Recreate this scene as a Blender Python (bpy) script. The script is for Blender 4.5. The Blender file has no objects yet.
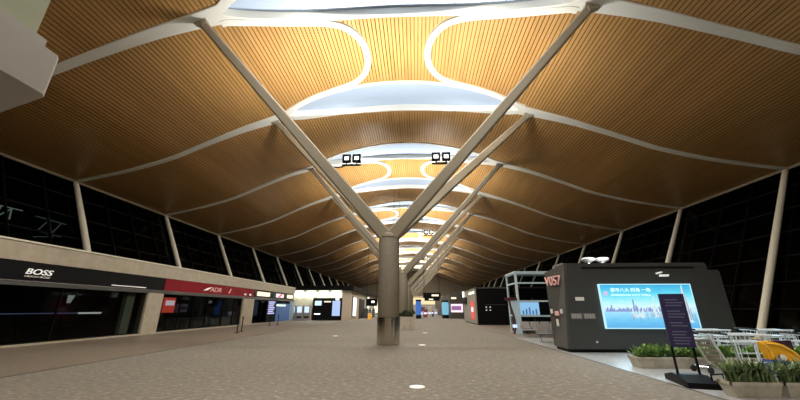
import bpy, math, random
from mathutils import Vector, Matrix
R = math.radians
rng = random.Random(7)
sc = bpy.context.scene
col = sc.collection

# ---------------------------------------------------------------- camera
cd = bpy.data.cameras.new('camera'); cam = bpy.data.objects.new('camera', cd); col.objects.link(cam)
cam.location = (0, 0, 1.6)
cam.rotation_euler = (R(90 + 18.28), 0, R(2.636))
cd.sensor_fit = 'HORIZONTAL'; cd.sensor_width = 36; cd.lens = 36 * 330 / 800
cd.clip_end = 500
sc.camera = cam

# ---------------------------------------------------------------- world, exposure
w = bpy.data.worlds.new('night'); sc.world = w; w.use_nodes = True
w.node_tree.nodes['Background'].inputs[0].default_value = (0.35, 0.45, 0.7, 1)
w.node_tree.nodes['Background'].inputs[1].default_value = 0.012
sc.view_settings.view_transform = 'Standard'
sc.view_settings.look = 'None'
sc.view_settings.gamma = 1
sc.view_settings.exposure = 0.18
sc.cycles.use_denoising = True
sc.cycles.max_bounces = 7
sc.cycles.diffuse_bounces = 4
sc.cycles.transparent_max_bounces = 12
sc.cycles.sample_clamp_indirect = 4
sc.cycles.caustics_reflective = False
sc.cycles.caustics_refractive = False

CX = -1.35                     # line of the columns
COLY = [17.0 + 18.2 * k for k in range(7)]
UP_POWER = 7000                # floodlights washing the ceiling
FILL_POWER = 300

def lamp(kind, name, loc, energy, color=(1, 1, 1), rot=(0, 0, 0), size=1.0, size_y=None, spot=150, blend=0.6):
    l = bpy.data.lights.new(name, kind); l.energy = energy; l.color = color
    if kind == 'AREA':
        l.size = size
        if size_y: l.shape = 'RECTANGLE'; l.size_y = size_y
    elif kind == 'SPOT':
        l.spot_size = R(spot); l.spot_blend = blend; l.shadow_soft_size = size
    else: l.shadow_soft_size = size
    o = bpy.data.objects.new(name, l); o.location = loc; o.rotation_euler = rot; col.objects.link(o)
    return o
# floodlights on the arms of every tree column aim at the ceiling (fixtures built further down)
for Y in [-1.2] + COLY:
    for s in (-1, 1):
        lamp('SPOT', 'floodlight_beam', (CX + 0.4 + s * 2.4, Y - 0.9, 9.65), UP_POWER * (1.5 if Y > 60 else 0.92), (1.0, 0.96, 0.90), (R(174), R(s * 17), 0), 0.25, spot=126, blend=1.0)
# added fill light aimed down from the skylight recesses, no fixtures there
for n in range(-2, 14):
    lamp('AREA', 'concourse_fill', (-1, 12.3 + 9.1 * n, 17.0), FILL_POWER * 4, (1.0, 0.94, 0.84), (0, 0, 0), 9, 1.2)

# ---------------------------------------------------------------- materials
def mat(name, c, rough=0.6, metal=0.0, emit=None, es=1.0, spec=0.5):
    m = bpy.data.materials.new(name); m.use_nodes = True
    b = m.node_tree.nodes['Principled BSDF']
    b.inputs['Base Color'].default_value = (*c, 1); b.inputs['Roughness'].default_value = rough
    b.inputs['Metallic'].default_value = metal
    b.inputs['Specular IOR Level'].default_value = spec
    if emit:
        b.inputs['Emission Color'].default_value = (*emit, 1); b.inputs['Emission Strength'].default_value = es
    return m
def noisy(m, scale, c1, c2, detail=3, bump=0.0, mapping=(1, 1, 1), lo=0.35, hi=0.65):
    nt = m.node_tree; b = nt.nodes['Principled BSDF']
    tc = nt.nodes.new('ShaderNodeTexCoord'); mp = nt.nodes.new('ShaderNodeMapping'); mp.inputs['Scale'].default_value = mapping
    n = nt.nodes.new('ShaderNodeTexNoise'); n.inputs['Scale'].default_value = scale; n.inputs['Detail'].default_value = detail
    r = nt.nodes.new('ShaderNodeValToRGB')
    r.color_ramp.elements[0].position = lo; r.color_ramp.elements[1].position = hi
    r.color_ramp.elements[0].color = (*c1, 1); r.color_ramp.elements[1].color = (*c2, 1)
    L = nt.links.new
    L(tc.outputs['Object'], mp.inputs[0]); L(mp.outputs[0], n.inputs['Vector']); L(n.outputs[0], r.inputs[0]); L(r.outputs[0], b.inputs['Base Color'])
    if bump:
        bp = nt.nodes.new('ShaderNodeBump'); bp.inputs['Strength'].default_value = bump; bp.inputs['Distance'].default_value = 0.02
        L(n.outputs[0], bp.inputs['Height']); L(bp.outputs[0], b.inputs['Normal'])
    return m
M = {}
M['wood'] = noisy(mat('wood_slats', (0.6, 0.34, 0.13), 0.33, spec=0.7), 0.8, (0.40, 0.22, 0.068), (0.48, 0.27, 0.090), mapping=(3, 0.25, 1))
M['groove'] = mat('groove_shadow_gap', (0.15, 0.075, 0.025), 0.9)
M['white'] = mat('white_rib_paint', (0.74, 0.75, 0.70), 0.45)
M['skylight'] = mat('skylight_fabric', (0.37, 0.46, 0.60), 0.35)
M['arm'] = mat('arm_paint', (0.33, 0.30, 0.235), 0.5)
M['mast'] = mat('mast_paint', (0.72, 0.70, 0.58), 0.45)
M['shaft'] = noisy(mat('column_stucco', (0.2, 0.17, 0.13), 0.8), 30, (0.21, 0.19, 0.15), (0.31, 0.28, 0.225), bump=0.3)
M['steel'] = mat('brushed_steel', (0.52, 0.48, 0.41), 0.14, 1.0)
M['chrome'] = mat('bright_metal', (0.75, 0.76, 0.78), 0.25, 0.9)
M['black'] = mat('black_panel', (0.004, 0.004, 0.005), 0.5, spec=0.12)
M['dkframe'] = mat('dark_window_frame', (0.003, 0.003, 0.003), 0.7, spec=0.05)
M['dkgrey'] = mat('dark_grey_panel', (0.045, 0.048, 0.047), 0.45)
M['dkgrey2'] = mat('dark_grey_side', (0.065, 0.066, 0.062), 0.5)
M['stone'] = noisy(mat('beige_fascia_stone', (0.4, 0.36, 0.28), 0.6), 3, (0.36, 0.325, 0.25), (0.42, 0.38, 0.30))
M['red'] = mat('red_fascia', (0.22, 0.006, 0.014), 0.5, spec=0.15)
M['letter'] = mat('white_letters', (0.8, 0.8, 0.78), 0.5, emit=(1, 1, 0.96), es=0.35)
M['pinkletter'] = mat('pink_white_letters', (0.8, 0.45, 0.42), 0.5, emit=(1, 0.62, 0.58), es=0.06)
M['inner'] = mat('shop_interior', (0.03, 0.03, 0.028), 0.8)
M['planter'] = noisy(mat('grey_planter', (0.36, 0.33, 0.26), 0.7), 6, (0.42, 0.39, 0.31), (0.54, 0.50, 0.42))
M['soil'] = mat('planter_soil', (0.04, 0.03, 0.02), 0.95)
M['leaf'] = noisy(mat('leaf_green', (0.1, 0.2, 0.05), 0.5), 9, (0.05, 0.14, 0.03), (0.26, 0.42, 0.10))
M['blade'] = noisy(mat('blade_green', (0.1, 0.15, 0.05), 0.5), 9, (0.04, 0.08, 0.025), (0.20, 0.27, 0.10))
M['shrub'] = noisy(mat('dark_shrub', (0.04, 0.06, 0.03), 0.7), 5, (0.02, 0.035, 0.015), (0.06, 0.085, 0.035))
M['navy'] = mat('navy_board', (0.022, 0.02, 0.09), 0.4)
M['teal'] = mat('pale_teal_glow', (0.42, 0.52, 0.54), 0.4, emit=(0.5, 0.68, 0.72), es=0.10)  # low glow put into the teal paint to brighten the booth frame
M['yellow'] = mat('yellow_fabric', (0.85, 0.42, 0.01), 0.55)
M['blue'] = mat('blue_fabric', (0.015, 0.05, 0.35), 0.55)
M['wire'] = mat('pale_wire', (0.72, 0.84, 0.90), 0.4, 0.1)
M['rubber'] = mat('black_rubber', (0.015, 0.015, 0.015), 0.7)
M['disc'] = mat('floor_disc_white', (0.8, 0.79, 0.75), 0.5)
M['box'] = mat('light_grey_casing', (0.36, 0.35, 0.33), 0.5)
M['greenglass'] = mat('green_tinted_panel', (0.34, 0.37, 0.27), 0.35)
def em(name, c, s): return mat(name, (0.02, 0.02, 0.02), 0.5, emit=c, es=s)
M['e_white'] = em('lit_white', (1, 1, 0.95), 2.2)
M['e_warm'] = em('lit_warm', (1, 0.85, 0.6), 1.2)
M['e_blue'] = em('lit_blue', (0.06, 0.22, 0.75), 0.6)
M['e_cyan'] = em('lit_cyan', (0.22, 0.55, 0.72), 0.8)
M['e_pale'] = em('lit_pale_blue', (0.6, 0.75, 1.0), 1.1)
M['e_red'] = em('lit_red', (0.9, 0.08, 0.05), 0.9)
M['e_pink'] = em('lit_pink', (1.0, 0.75, 0.85), 1.1)
M['e_purple'] = em('lit_purple', (0.45, 0.2, 0.5), 0.6)
M['e_lamp'] = em('lit_lamp', (1, 0.97, 0.9), 9)
M['e_strip'] = em('lit_greenish_strip', (0.80, 0.95, 0.78), 1.4)

def glass_mat(name, tint, fac=0.10, rough=0.04):
    m = bpy.data.materials.new(name); m.use_nodes = True; nt = m.node_tree; nt.nodes.clear()
    o = nt.nodes.new('ShaderNodeOutputMaterial'); mx = nt.nodes.new('ShaderNodeMixShader')
    t = nt.nodes.new('ShaderNodeBsdfTransparent'); g = nt.nodes.new('ShaderNodeBsdfGlossy'); f = nt.nodes.new('ShaderNodeFresnel')
    f.inputs[0].default_value = 1.0 + fac * 4.5
    t.inputs[0].default_value = (*tint, 1); g.inputs['Roughness'].default_value = rough
    nt.links.new(f.outputs[0], mx.inputs[0]); nt.links.new(t.outputs[0], mx.inputs[1]); nt.links.new(g.outputs[0], mx.inputs[2]); nt.links.new(mx.outputs[0], o.inputs[0])
    return m
M['glass'] = glass_mat('facade_glass', (0.35, 0.38, 0.38), 0.03)
M['shopglass'] = glass_mat('shop_glass', (0.55, 0.58, 0.58), 0.03)

GW0 = em('gangway_dim', (0.7, 0.85, 0.8), 0.2); GW1 = em('gangway_lit', (0.85, 1.0, 0.8), 0.5)
def floor_mat(name, base, fleck, rough, flecks=True):
    m = mat(name, base, rough); nt = m.node_tree; b = nt.nodes['Principled BSDF']; L = nt.links.new
    tc = nt.nodes.new('ShaderNodeTexCoord'); mp = nt.nodes.new('ShaderNodeMapping'); mp.inputs['Scale'].default_value = (1.0, 1.5, 1)
    v = nt.nodes.new('ShaderNodeTexNoise'); v.inputs['Scale'].default_value = 6.5; v.inputs['Detail'].default_value = 4; v.inputs['Roughness'].default_value = 0.72
    n = nt.nodes.new('ShaderNodeTexNoise'); n.inputs['Scale'].default_value = 0.5; n.inputs['Detail'].default_value = 3
    r = nt.nodes.new('ShaderNodeValToRGB'); e = r.color_ramp.elements
    e[0].position = 0.36; e[0].color = (*[c * 0.72 for c in base], 1)
    e[1].position = 0.72; e[1].color = (*fleck, 1)
    k = e.new(0.56); k.color = (*base, 1)
    r2 = nt.nodes.new('ShaderNodeValToRGB'); r2.color_ramp.elements[0].color = (0.85, 0.85, 0.85, 1); r2.color_ramp.elements[1].color = (1.1, 1.08, 1.05, 1)
    mx = nt.nodes.new('ShaderNodeMix'); mx.data_type = 'RGBA'; mx.blend_type = 'MULTIPLY'; mx.inputs[0].default_value = 1
    L(tc.outputs['Object'], mp.inputs[0]); L(mp.outputs[0], v.inputs['Vector']); L(tc.outputs['Object'], n.inputs['Vector'])
    L(v.outputs[0], r.inputs[0]); L(n.outputs[0], r2.inputs[0]); L(r.outputs[0], mx.inputs[6]); L(r2.outputs[0], mx.inputs[7]); L(mx.outputs[2], b.inputs['Base Color'])
    return m
M['carpet'] = floor_mat('concourse_carpet', (0.172, 0.158, 0.132), (0.38, 0.36, 0.31), 0.95)
M['tile_l'] = floor_mat('brown_tile', (0.20, 0.17, 0.135), (0.25, 0.22, 0.175), 0.5)
M['tile_r'] = floor_mat('pale_terrazzo', (0.33, 0.35, 0.36), (0.46, 0.48, 0.50), 0.35)

# ---------------------------------------------------------------- mesh builder
class MB:
    def __init__(s): s.v = []; s.f = []; s.m = []
    def add(s, vs, fs, mi=0):
        k = len(s.v); s.v += [tuple(v) for v in vs]; s.f += [[i + k for i in f] for f in fs]; s.m += [mi] * len(fs); return s
    def hexa(s, p, mi=0):   # 8 points: bottom loop, top loop
        return s.add(p, [(3, 2, 1, 0), (4, 5, 6, 7), (0, 1, 5, 4), (1, 2, 6, 5), (2, 3, 7, 6), (3, 0, 4, 7)], mi)
    def box(s, x0, x1, y0, y1, z0, z1, mi=0):
        return s.hexa([(x0, y0, z0), (x1, y0, z0), (x1, y1, z0), (x0, y1, z0), (x0, y0, z1), (x1, y0, z1), (x1, y1, z1), (x0, y1, z1)], mi)
    def bevbox(s, x0, x1, y0, y1, z0, z1, b=0.03, mi=0):   # box with chamfered vertical corners and top edge
        def loop(i, z): return [(x0 + b + i, y0 + i, z), (x1 - b - i, y0 + i, z), (x1 - i, y0 + b + i, z), (x1 - i, y1 - b - i, z), (x1 - b - i, y1 - i, z), (x0 + b + i, y1 - i, z), (x0 + i, y1 - b - i, z), (x0 + i, y0 + b + i, z)]
        v = loop(0, z0) + loop(0, z1 - b) + loop(b * 0.7, z1)
        f = [tuple(range(7, -1, -1)), tuple(range(16, 24))]
        for k in (0, 8):
            for i in range(8): f.append((k + i, k + (i + 1) % 8, k + 8 + (i + 1) % 8, k + 8 + i))
        return s.add(v, f, mi)
    def prism(s, pts, z0, z1, mi=0, ax='z'):
        n = len(pts)
        if ax == 'z': v = [(x, y, z0) for x, y in pts] + [(x, y, z1) for x, y in pts]
        elif ax == 'x': v = [(z0, x, y) for x, y in pts] + [(z1, x, y) for x, y in pts]
        else: v = [(x, z0, y) for x, y in pts] + [(x, z1, y) for x, y in pts]
        return s.add(v, [tuple(range(n - 1, -1, -1)), tuple(range(n, 2 * n))] + [(i, (i + 1) % n, (i + 1) % n + n, i + n) for i in range(n)], mi)
    def beam(s, p0, p1, w0, h0, w1=None, h1=None, side=None, mi=0):
        p0 = Vector(p0); p1 = Vector(p1); d = (p1 - p0).normalized(); w1 = w1 or w0; h1 = h1 or h0
        a = Vector(side) if side else (Vector((0, 0, 1)).cross(d) if abs(d.z) < 0.95 else Vector((1, 0, 0)))
        a = (a - d * a.dot(d)).normalized(); b = d.cross(a)
        P = []
        for p, ww, hh in ((p0, w0, h0), (p1, w1, h1)):
            for i, j in ((-1, -1), (1, -1), (1, 1), (-1, 1)): P.append(p + a * i * ww / 2 + b * j * hh / 2)
        return s.hexa(P, mi)
    def tube(s, pts, r, n=8, mi=0, closed=False):
        pts = [Vector(p) for p in pts]; N = len(pts); rings = []
        if not isinstance(r, (list, tuple)): r = [r] * N
        up = Vector((0, 0, 1)); a = None
        for i, p in enumerate(pts):
            if closed: d = pts[(i + 1) % N] - pts[i - 1]
            else: d = pts[min(i + 1, N - 1)] - pts[max(i - 1, 0)]
            d.normalize()
            if a is None: a = d.cross(up) if abs(d.z) < 0.95 else d.cross(Vector((1, 0, 0)))
            a = (a - d * a.dot(d)).normalized(); b = d.cross(a)
            rings.append([p + (a * math.cos(2 * math.pi * k / n) + b * math.sin(2 * math.pi * k / n)) * r[i] for k in range(n)])
        v = [q for g in rings for q in g]; f = []
        for i in range(N if closed else N - 1):
            j = (i + 1) % N
            for k in range(n): f.append((i * n + k, i * n + (k + 1) % n, j * n + (k + 1) % n, j * n + k))
        if not closed: f += [tuple(range(n - 1, -1, -1)), tuple(range((N - 1) * n, N * n))]
        return s.add(v, f, mi)
    def lathe(s, cx, cy, prof, n=32, mi=0):
        v = []; f = []
        for r, z in prof: v += [(cx + r * math.cos(2 * math.pi * k / n), cy + r * math.sin(2 * math.pi * k / n), z) for k in range(n)]
        for i in range(len(prof) - 1):
            for k in range(n): f.append((i * n + k, i * n + (k + 1) % n, (i + 1) * n + (k + 1) % n, (i + 1) * n + k))
        f += [tuple(range(n - 1, -1, -1)), tuple(range((len(prof) - 1) * n, len(prof) * n))]
        return s.add(v, f, mi)
    def build(s, name, mats, parent=None, smooth=False, kind=None):
        root = parent
        while root is not None and root.parent: root = root.parent
        off = Vector(root.location) if root else Vector((0, 0, 0))
        me = bpy.data.meshes.new(name); me.from_pydata([tuple(Vector(q) - off) for q in s.v], [], s.f)
        if not isinstance(mats, (list, tuple)): mats = [mats]
        for m in mats: me.materials.append(m if not isinstance(m, str) else M[m])
        for p, i in zip(me.polygons, s.m): p.material_index = i
        if smooth:
            for p in me.polygons: p.use_smooth = True
            try: me.set_sharp_from_angle(angle=R(40))
            except Exception: pass
        me.update()
        o = bpy.data.objects.new(name, me); col.objects.link(o)
        if parent: o.parent = parent
        if kind: o['kind'] = kind
        return o
def tag(o, label, cat, group=None, kind=None):
    o['label'] = label; o['category'] = cat
    if group: o['group'] = group
    if kind: o['kind'] = kind
    return o
def thing(name, loc, label, cat, group=None):
    o = bpy.data.objects.new(name, None); o.location = loc; o.empty_display_size = 0.2; col.objects.link(o)
    return tag(o, label, cat, group)
def copy_tree(o, loc=None, rz=None, parent=None, label=None, group=None, skip=()):
    c = o.copy(); col.objects.link(c)
    if parent: c.parent = parent
    if loc is not None: c.location = loc
    if rz is not None: c.rotation_euler = (0, 0, rz)
    if label: c['label'] = label
    if group: c['group'] = group
    for ch in list(o.children):
        if ch.name.split('.')[0] in skip: continue
        copy_tree(ch, parent=c)
    return c
def text(s, name, loc, rot, size, material, parent, depth=0.02, shear=0.0, width=None, align='LEFT'):
    cu = bpy.data.curves.new(name, 'FONT'); cu.body = s; cu.size = size; cu.extrude = depth; cu.shear = shear; cu.align_x = align
    t = bpy.data.objects.new(name, cu); col.objects.link(t)
    bpy.context.view_layer.update()
    dg = bpy.context.evaluated_depsgraph_get()
    me = bpy.data.meshes.new_from_object(t.evaluated_get(dg)); bpy.data.objects.remove(t)
    if width and len(me.vertices):
        xs = [v.co.x for v in me.vertices]; k = width / (max(xs) - min(xs)); x0 = min(xs)
        for v in me.vertices: v.co.x = (v.co.x - x0) * k
    mtx = Matrix.Translation(Vector(loc) - (Vector(parent.location) if parent.parent is None else Vector(parent.parent.location))) @ Matrix.Rotation(rot[2], 4, 'Z') @ Matrix.Rotation(rot[0], 4, 'X')
    me.transform(mtx); me.materials.clear(); me.materials.append(material)
    o = bpy.data.objects.new(name, me); o.parent = parent; col.objects.link(o)
    return o
ROT_L = (R(90), 0, R(90)); ROT_F = (R(90), 0, 0); ROT_R = (R(90), 0, R(-90))

# ================================================================ THE SETTING
RIB0 = 12.3; PITCH = 9.1; NR0 = -3; NR1 = 15
HALF = 24.8
PROF = [(0, 17.0), (3, 16.82), (6.5, 16.22), (9.4, 15.35), (12, 14.5), (14, 13.68), (15.4, 13.08), (17.3, 12.25), (19.85, 11.48), (22, 11.0), (24.8, 10.5)]
def interp(x, P):
    n = len(P)
    def slope(i):
        if i == 0 or i == n - 1: return 0 if i == 0 else (P[i][1] - P[i - 1][1]) / (P[i][0] - P[i - 1][0])
        return (P[i + 1][1] - P[i - 1][1]) / (P[i + 1][0] - P[i - 1][0])
    for i in range(n - 1):
        if x <= P[i + 1][0] or i == n - 2:
            h = P[i + 1][0] - P[i][0]; t = (x - P[i][0]) / h
            return (2 * t**3 - 3 * t**2 + 1) * P[i][1] + (t**3 - 2 * t**2 + t) * h * slope(i) + (-2 * t**3 + 3 * t**2) * P[i + 1][1] + (t**3 - t**2) * h * slope(i + 1)
def Z(u): return interp(min(abs(u), HALF), PROF)
def X(u): return u - 0.95 * (1 - (u / HALF) ** 2)
TIP = 8.6
def lens(u):
    a = abs(u) / TIP
    return 0 if a >= 1 else 1.62 * (1 - a ** 2.5) ** 0.85
def sm(t): t = max(0, min(1, t)); return t * t * (3 - 2 * t)
def band(u):
    a = abs(u)
    if a < TIP: return lens(u) + 0.20 + 0.34 * sm((a - 4.5) / (TIP - 4.5))
    return 0.17 + 0.37 * math.exp(-(a - TIP) / 4.0)
# wood-slat ceiling, one bay at a time
pitch = 0.22; us = []; u = -HALF
while u < HALF:
    us.append(u); du = 0.01
    s1 = (Z(u + 0.05) - Z(u)) / 0.05; dx = (X(u + 0.05) - X(u)) / 0.05
    u += pitch / math.hypot(dx, s1)
us.append(HALF)
for n in range(NR0, NR1):
    mb = MB(); y0 = RIB0 + PITCH * n; y1 = y0 + PITCH
    for a, b in zip(us[:-1], us[1:]):
        g = 0.09 * (b - a); ca, cb = a + g, b - g; um = (a + b) / 2
        ya, yb = y0 + lens(um) + (0.1 if abs(um) < TIP else 0), y1 - lens(um) - (0.1 if abs(um) < TIP else 0)
        A = (X(ca), Z(ca)); B = (X(cb), Z(cb)); A0 = (X(a), Z(a)); B0 = (X(b), Z(b)); h = 0.09
        mb.add([(A[0], ya, A[1]), (B[0], ya, B[1]), (B[0], yb, B[1]), (A[0], yb, A[1]),
                (A[0], ya, A[1] + h), (B[0], ya, B[1] + h), (B[0], yb, B[1] + h), (A[0], yb, A[1] + h)],
               [(0, 3, 2, 1)], 0)
        k = len(mb.v) - 8
        mb.f += [[k + 0, k + 4, k + 7, k + 3], [k + 1, k + 2, k + 6, k + 5]]; mb.m += [1, 1]
        mb.add([(A0[0], ya, A0[1] + h), (B0[0], ya, B0[1] + h), (B0[0], yb, B0[1] + h), (A0[0], yb, A0[1] + h)], [(0, 3, 2, 1)], 1)
    mb.build('ceiling', ['wood', 'groove'], kind='structure')
# transverse ribs, each with its skylight lens
NU = 124
trim = 0
def next_trim():
    global trim; trim += 1; return 'trim_%d' % trim
wn = 0
def next_window():
    global wn; wn += 1; return 'window_%d' % wn
U = [-HALF + 2 * HALF * i / NU for i in range(NU + 1)]
for e in (-TIP, TIP): U.append(e)
U = sorted(U)
for n in range(NR0, NR1 + 1):
    Y = RIB0 + PITCH * n; mb = MB(); sk = MB()
    for a, b in zip(U[:-1], U[1:]):
        for s in (-1, 1):
            P = []
            for q in (a, b):
                x, z, i, o = X(q), Z(q), lens(q), band(q)
                P.append([(x, Y + s * i, z + 0.5), (x, Y + s * i, z - 0.08), (x, Y + s * (o - 0.03), z - 0.09), (x, Y + s * o, z - 0.06), (x, Y + s * o, z + 0.03)])
            hasl = lens(a) > 0 or lens(b) > 0
            k0 = 0 if hasl else 1
            for j in range(k0, 4):
                f = (0, 1, 2, 3) if s > 0 else (3, 2, 1, 0)
                mb.add([P[0][j], P[1][j], P[1][j + 1], P[0][j + 1]], [f])
        if lens(a) > 0 or lens(b) > 0:
            m = 6
            for j in range(m):
                def q(uu, t): return (X(uu), Y + lens(uu) * t, Z(uu) + 0.40 + 0.1 * (1 - t * t))
                t0, t1 = -1 + 2 * j / m, -1 + 2 * (j + 1) / m
                sk.add([q(a, t0), q(b, t0), q(b, t1), q(a, t1)], [(0, 3, 2, 1)])
    mb.build(next_trim(), 'white', kind='structure')
    sk.build(next_window(), 'skylight', kind='structure')
# curved white bands rounding off the inner ends of every second bay
for n in range(NR0 + 1 if NR0 % 2 else NR0, NR1, 2):
    Ym = RIB0 + PITCH * (n + 0.5)
    for sd in (-1, 1):
        pts = []
        for i in range(73):
            th = math.pi / 2 + math.pi * i / 72
            uu = 8.9 + 7.0 * math.cos(th); ev = 4.35 * abs(math.sin(th)) ** 0.9
            lim = PITCH / 2 - (lens(uu) + 0.24)
            v = min(ev, lim) - 0.25 * math.exp(-abs(ev - lim) / 0.35) if ev > 0.6 else ev
            sg = 1 if math.sin(th) >= 0 else -1
            pts.append(Vector((sd * uu, sg * v)))
        mb = MB(); ring = []
        for i, p in enumerate(pts):
            d = (pts[min(i + 1, 72)] - pts[max(i - 1, 0)]).normalized(); nr = Vector((-d.y, d.x))
            hw = 0.21
            a, b = p + nr * hw, p - nr * hw; c, e = p + nr * (hw - .03), p - nr * (hw - .03)
            ring.append([(X(a.x), Ym + a.y, Z(a.x) + 0.02), (X(c.x), Ym + c.y, Z(c.x) - 0.12), (X(e.x), Ym + e.y, Z(e.x) - 0.12), (X(b.x), Ym + b.y, Z(b.x) + 0.02)])
        for g, h in zip(ring[:-1], ring[1:]):
            for j in range(3): mb.add([g[j], g[j + 1], h[j + 1], h[j]], [(0, 1, 2, 3)])
        mb.build(next_trim(), 'white', kind='structure')
YA, YB = RIB0 + PITCH * NR0, RIB0 + PITCH * NR1
# floor: carpet concourse between two tiled strips
MB().box(-10.2, 5.72, YA, YB, -0.2, 0).build('floor', 'carpet', kind='structure')
MB().box(-26, -10.2, YA, YB, -0.2, 0.0).build('floor', 'tile_l', kind='structure')
MB().box(5.72, 26, YA, 21.0, -0.2, 0.0).build('floor', 'tile_r', kind='structure')
MB().box(5.72, 26, 21.0, YB, -0.2, 0.0).build('floor', 'tile_l', kind='structure')
MB().box(-10.24, -10.16, YA, YB, 0, 0.006).build(next_trim(), 'dkgrey2', kind='structure')
MB().box(5.69, 5.75, YA, YB, 0, 0.006).build(next_trim(), 'dkgrey2', kind='structure')
# slanting glass side walls with their mullions
SL = (24.8 - 19.8) / 10.5
def wallx(z): return 19.8 + SL * z
for s, nm in ((-1, 'left'), (1, 'right')):
    for n in range(NR0, NR1):
        y0 = RIB0 + PITCH * n; y1 = y0 + PITCH
        g = MB(); xa, xb = s * (wallx(0) + 0.12), s * (wallx(10.5) + 0.12)
        g.hexa([(xa, y0, 0), (xa + 0.03, y0, 0), (xa + 0.03, y1, 0), (xa, y1, 0), (xb, y0, 10.5), (xb + 0.03, y0, 10.5), (xb + 0.03, y1, 10.5), (xb, y1, 10.5)])
        go = g.build(next_window(), 'glass', kind='structure')
        f = MB()
        for z in (0.1, 1.6, 3.1, 4.6, 6.1, 7.6, 9.1, 10.4):
            x = s * (wallx(z) + 0.10); f.box(x - 0.06, x + 0.06, y0, y1, z - 0.05, z + 0.05)
        for k in range(1, 4):
            yy = y0 + PITCH * k / 4
            f.beam((s * wallx(0.0), yy, 0), (s * wallx(10.5), yy, 10.5), 0.12, 0.07, side=(1, 0, 0))
        f.build('window_frame', 'dkframe', go)
    x = s * 24.75
    MB().box(x - 0.1, x + 0.1, YA, YB, 10.36, 10.50).build(next_trim(), 'mast', kind='structure')
# dark land-side building mass seen dimly beyond the glass
for s, nm in ((-1, 'left'), (1, 'right')):
    x0, x1 = sorted((s * 31.0, s * 31.4))
    MB().box(x0, x1, YA, YB, 0, 14).build('wall_' + nm, 'black', kind='structure')
MB().box(-26, 26, YB, YB + 0.3, 0, 17).build('wall_far', 'stone', kind='structure')
MB().box(-26, 26, YA - 0.3, YA, 0, 17.4).build('wall_near', 'stone', kind='structure')
ow = thing('outside_gangway', (-30, 24, 5), 'dimly lit steel gangway seen outside through the nearest left window', 'gangway')
m = MB(); m.box(-30.2, -29.8, 18, 27, 6.7, 6.9); m.box(-30.2, -29.8, 18, 27, 9.1, 9.3)
m.build('deck_beams', 'dkgrey2', ow)
for (ya, za, yb, zb, k) in ((19.5, 8.7, 22.9, 8.75, 1), (21.4, 7.9, 21.55, 8.7, 1), (22.3, 7.9, 22.2, 8.7, 1), (21.5, 7.9, 22.2, 8.7, 1), (20.4, 7.9, 21.4, 8.7, 1), (23.9, 8.6, 26.3, 8.5, 0), (24.0, 7.5, 26.2, 7.4, 0), (24.3, 7.5, 24.9, 8.5, 0), (24.9, 8.5, 25.4, 7.5, 0), (25.4, 7.5, 25.9, 8.5, 0), (24.2, 7.0, 25.6, 7.3, 0)):
    MB().beam((-30.0, ya, za), (-30.0, yb, zb), 0.08, 0.06).build('lit_strut', [GW0, GW1][k], ow)
for y in (19, 21, 23.2, 26.5): MB().box(-30.1, -29.9, y, y + 0.15, 0.0, 9.2).build('post', 'dkgrey2', ow)
# left shop row: continuous beige parapet, sill, back wall, roof
XS = -17.85
pp = MB(); pp.prism([(XS, 3.69), (XS, 4.52), (XS - 0.06, 4.58), (XS - 0.35, 4.58), (XS - 0.35, 3.69)], YA, 49.6, ax='y')
pp.prism([(XS, 49.6), (XS - 0.35, 49.6), (XS - 1.2, 50.1), (XS - 0.35, 50.35), (XS - 0.08, 50.1)], 3.69, 4.55)
pp.build('wall_parapet', 'stone', kind='structure')
MB().box(XS - 0.02, XS + 0.05, YA, 50, 4.53, 4.60).build(next_trim(), 'mast', kind='structure')
MB().box(XS - 0.25, XS + 0.02, YA, 50, 2.62, 2.83).build(next_trim(), 'dkgrey2', kind='structure')
MB().box(XS - 0.22, XS + 0.04, YA, 50, 2.80, 2.84).build(next_trim(), 'chrome', kind='structure')
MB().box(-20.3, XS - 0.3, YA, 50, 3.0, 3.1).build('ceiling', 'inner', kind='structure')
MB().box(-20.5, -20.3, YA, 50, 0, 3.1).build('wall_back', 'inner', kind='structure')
MB().box(-22.2, XS - 0.36, YA, 50, 3.95, 4.1).build('ceiling', 'dkgrey', kind='structure')
MB().box(XS - 0.1, XS + 0.05, YA, 50, 0.0, 0.09).build('baseboard_left', 'stone', kind='structure')

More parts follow.
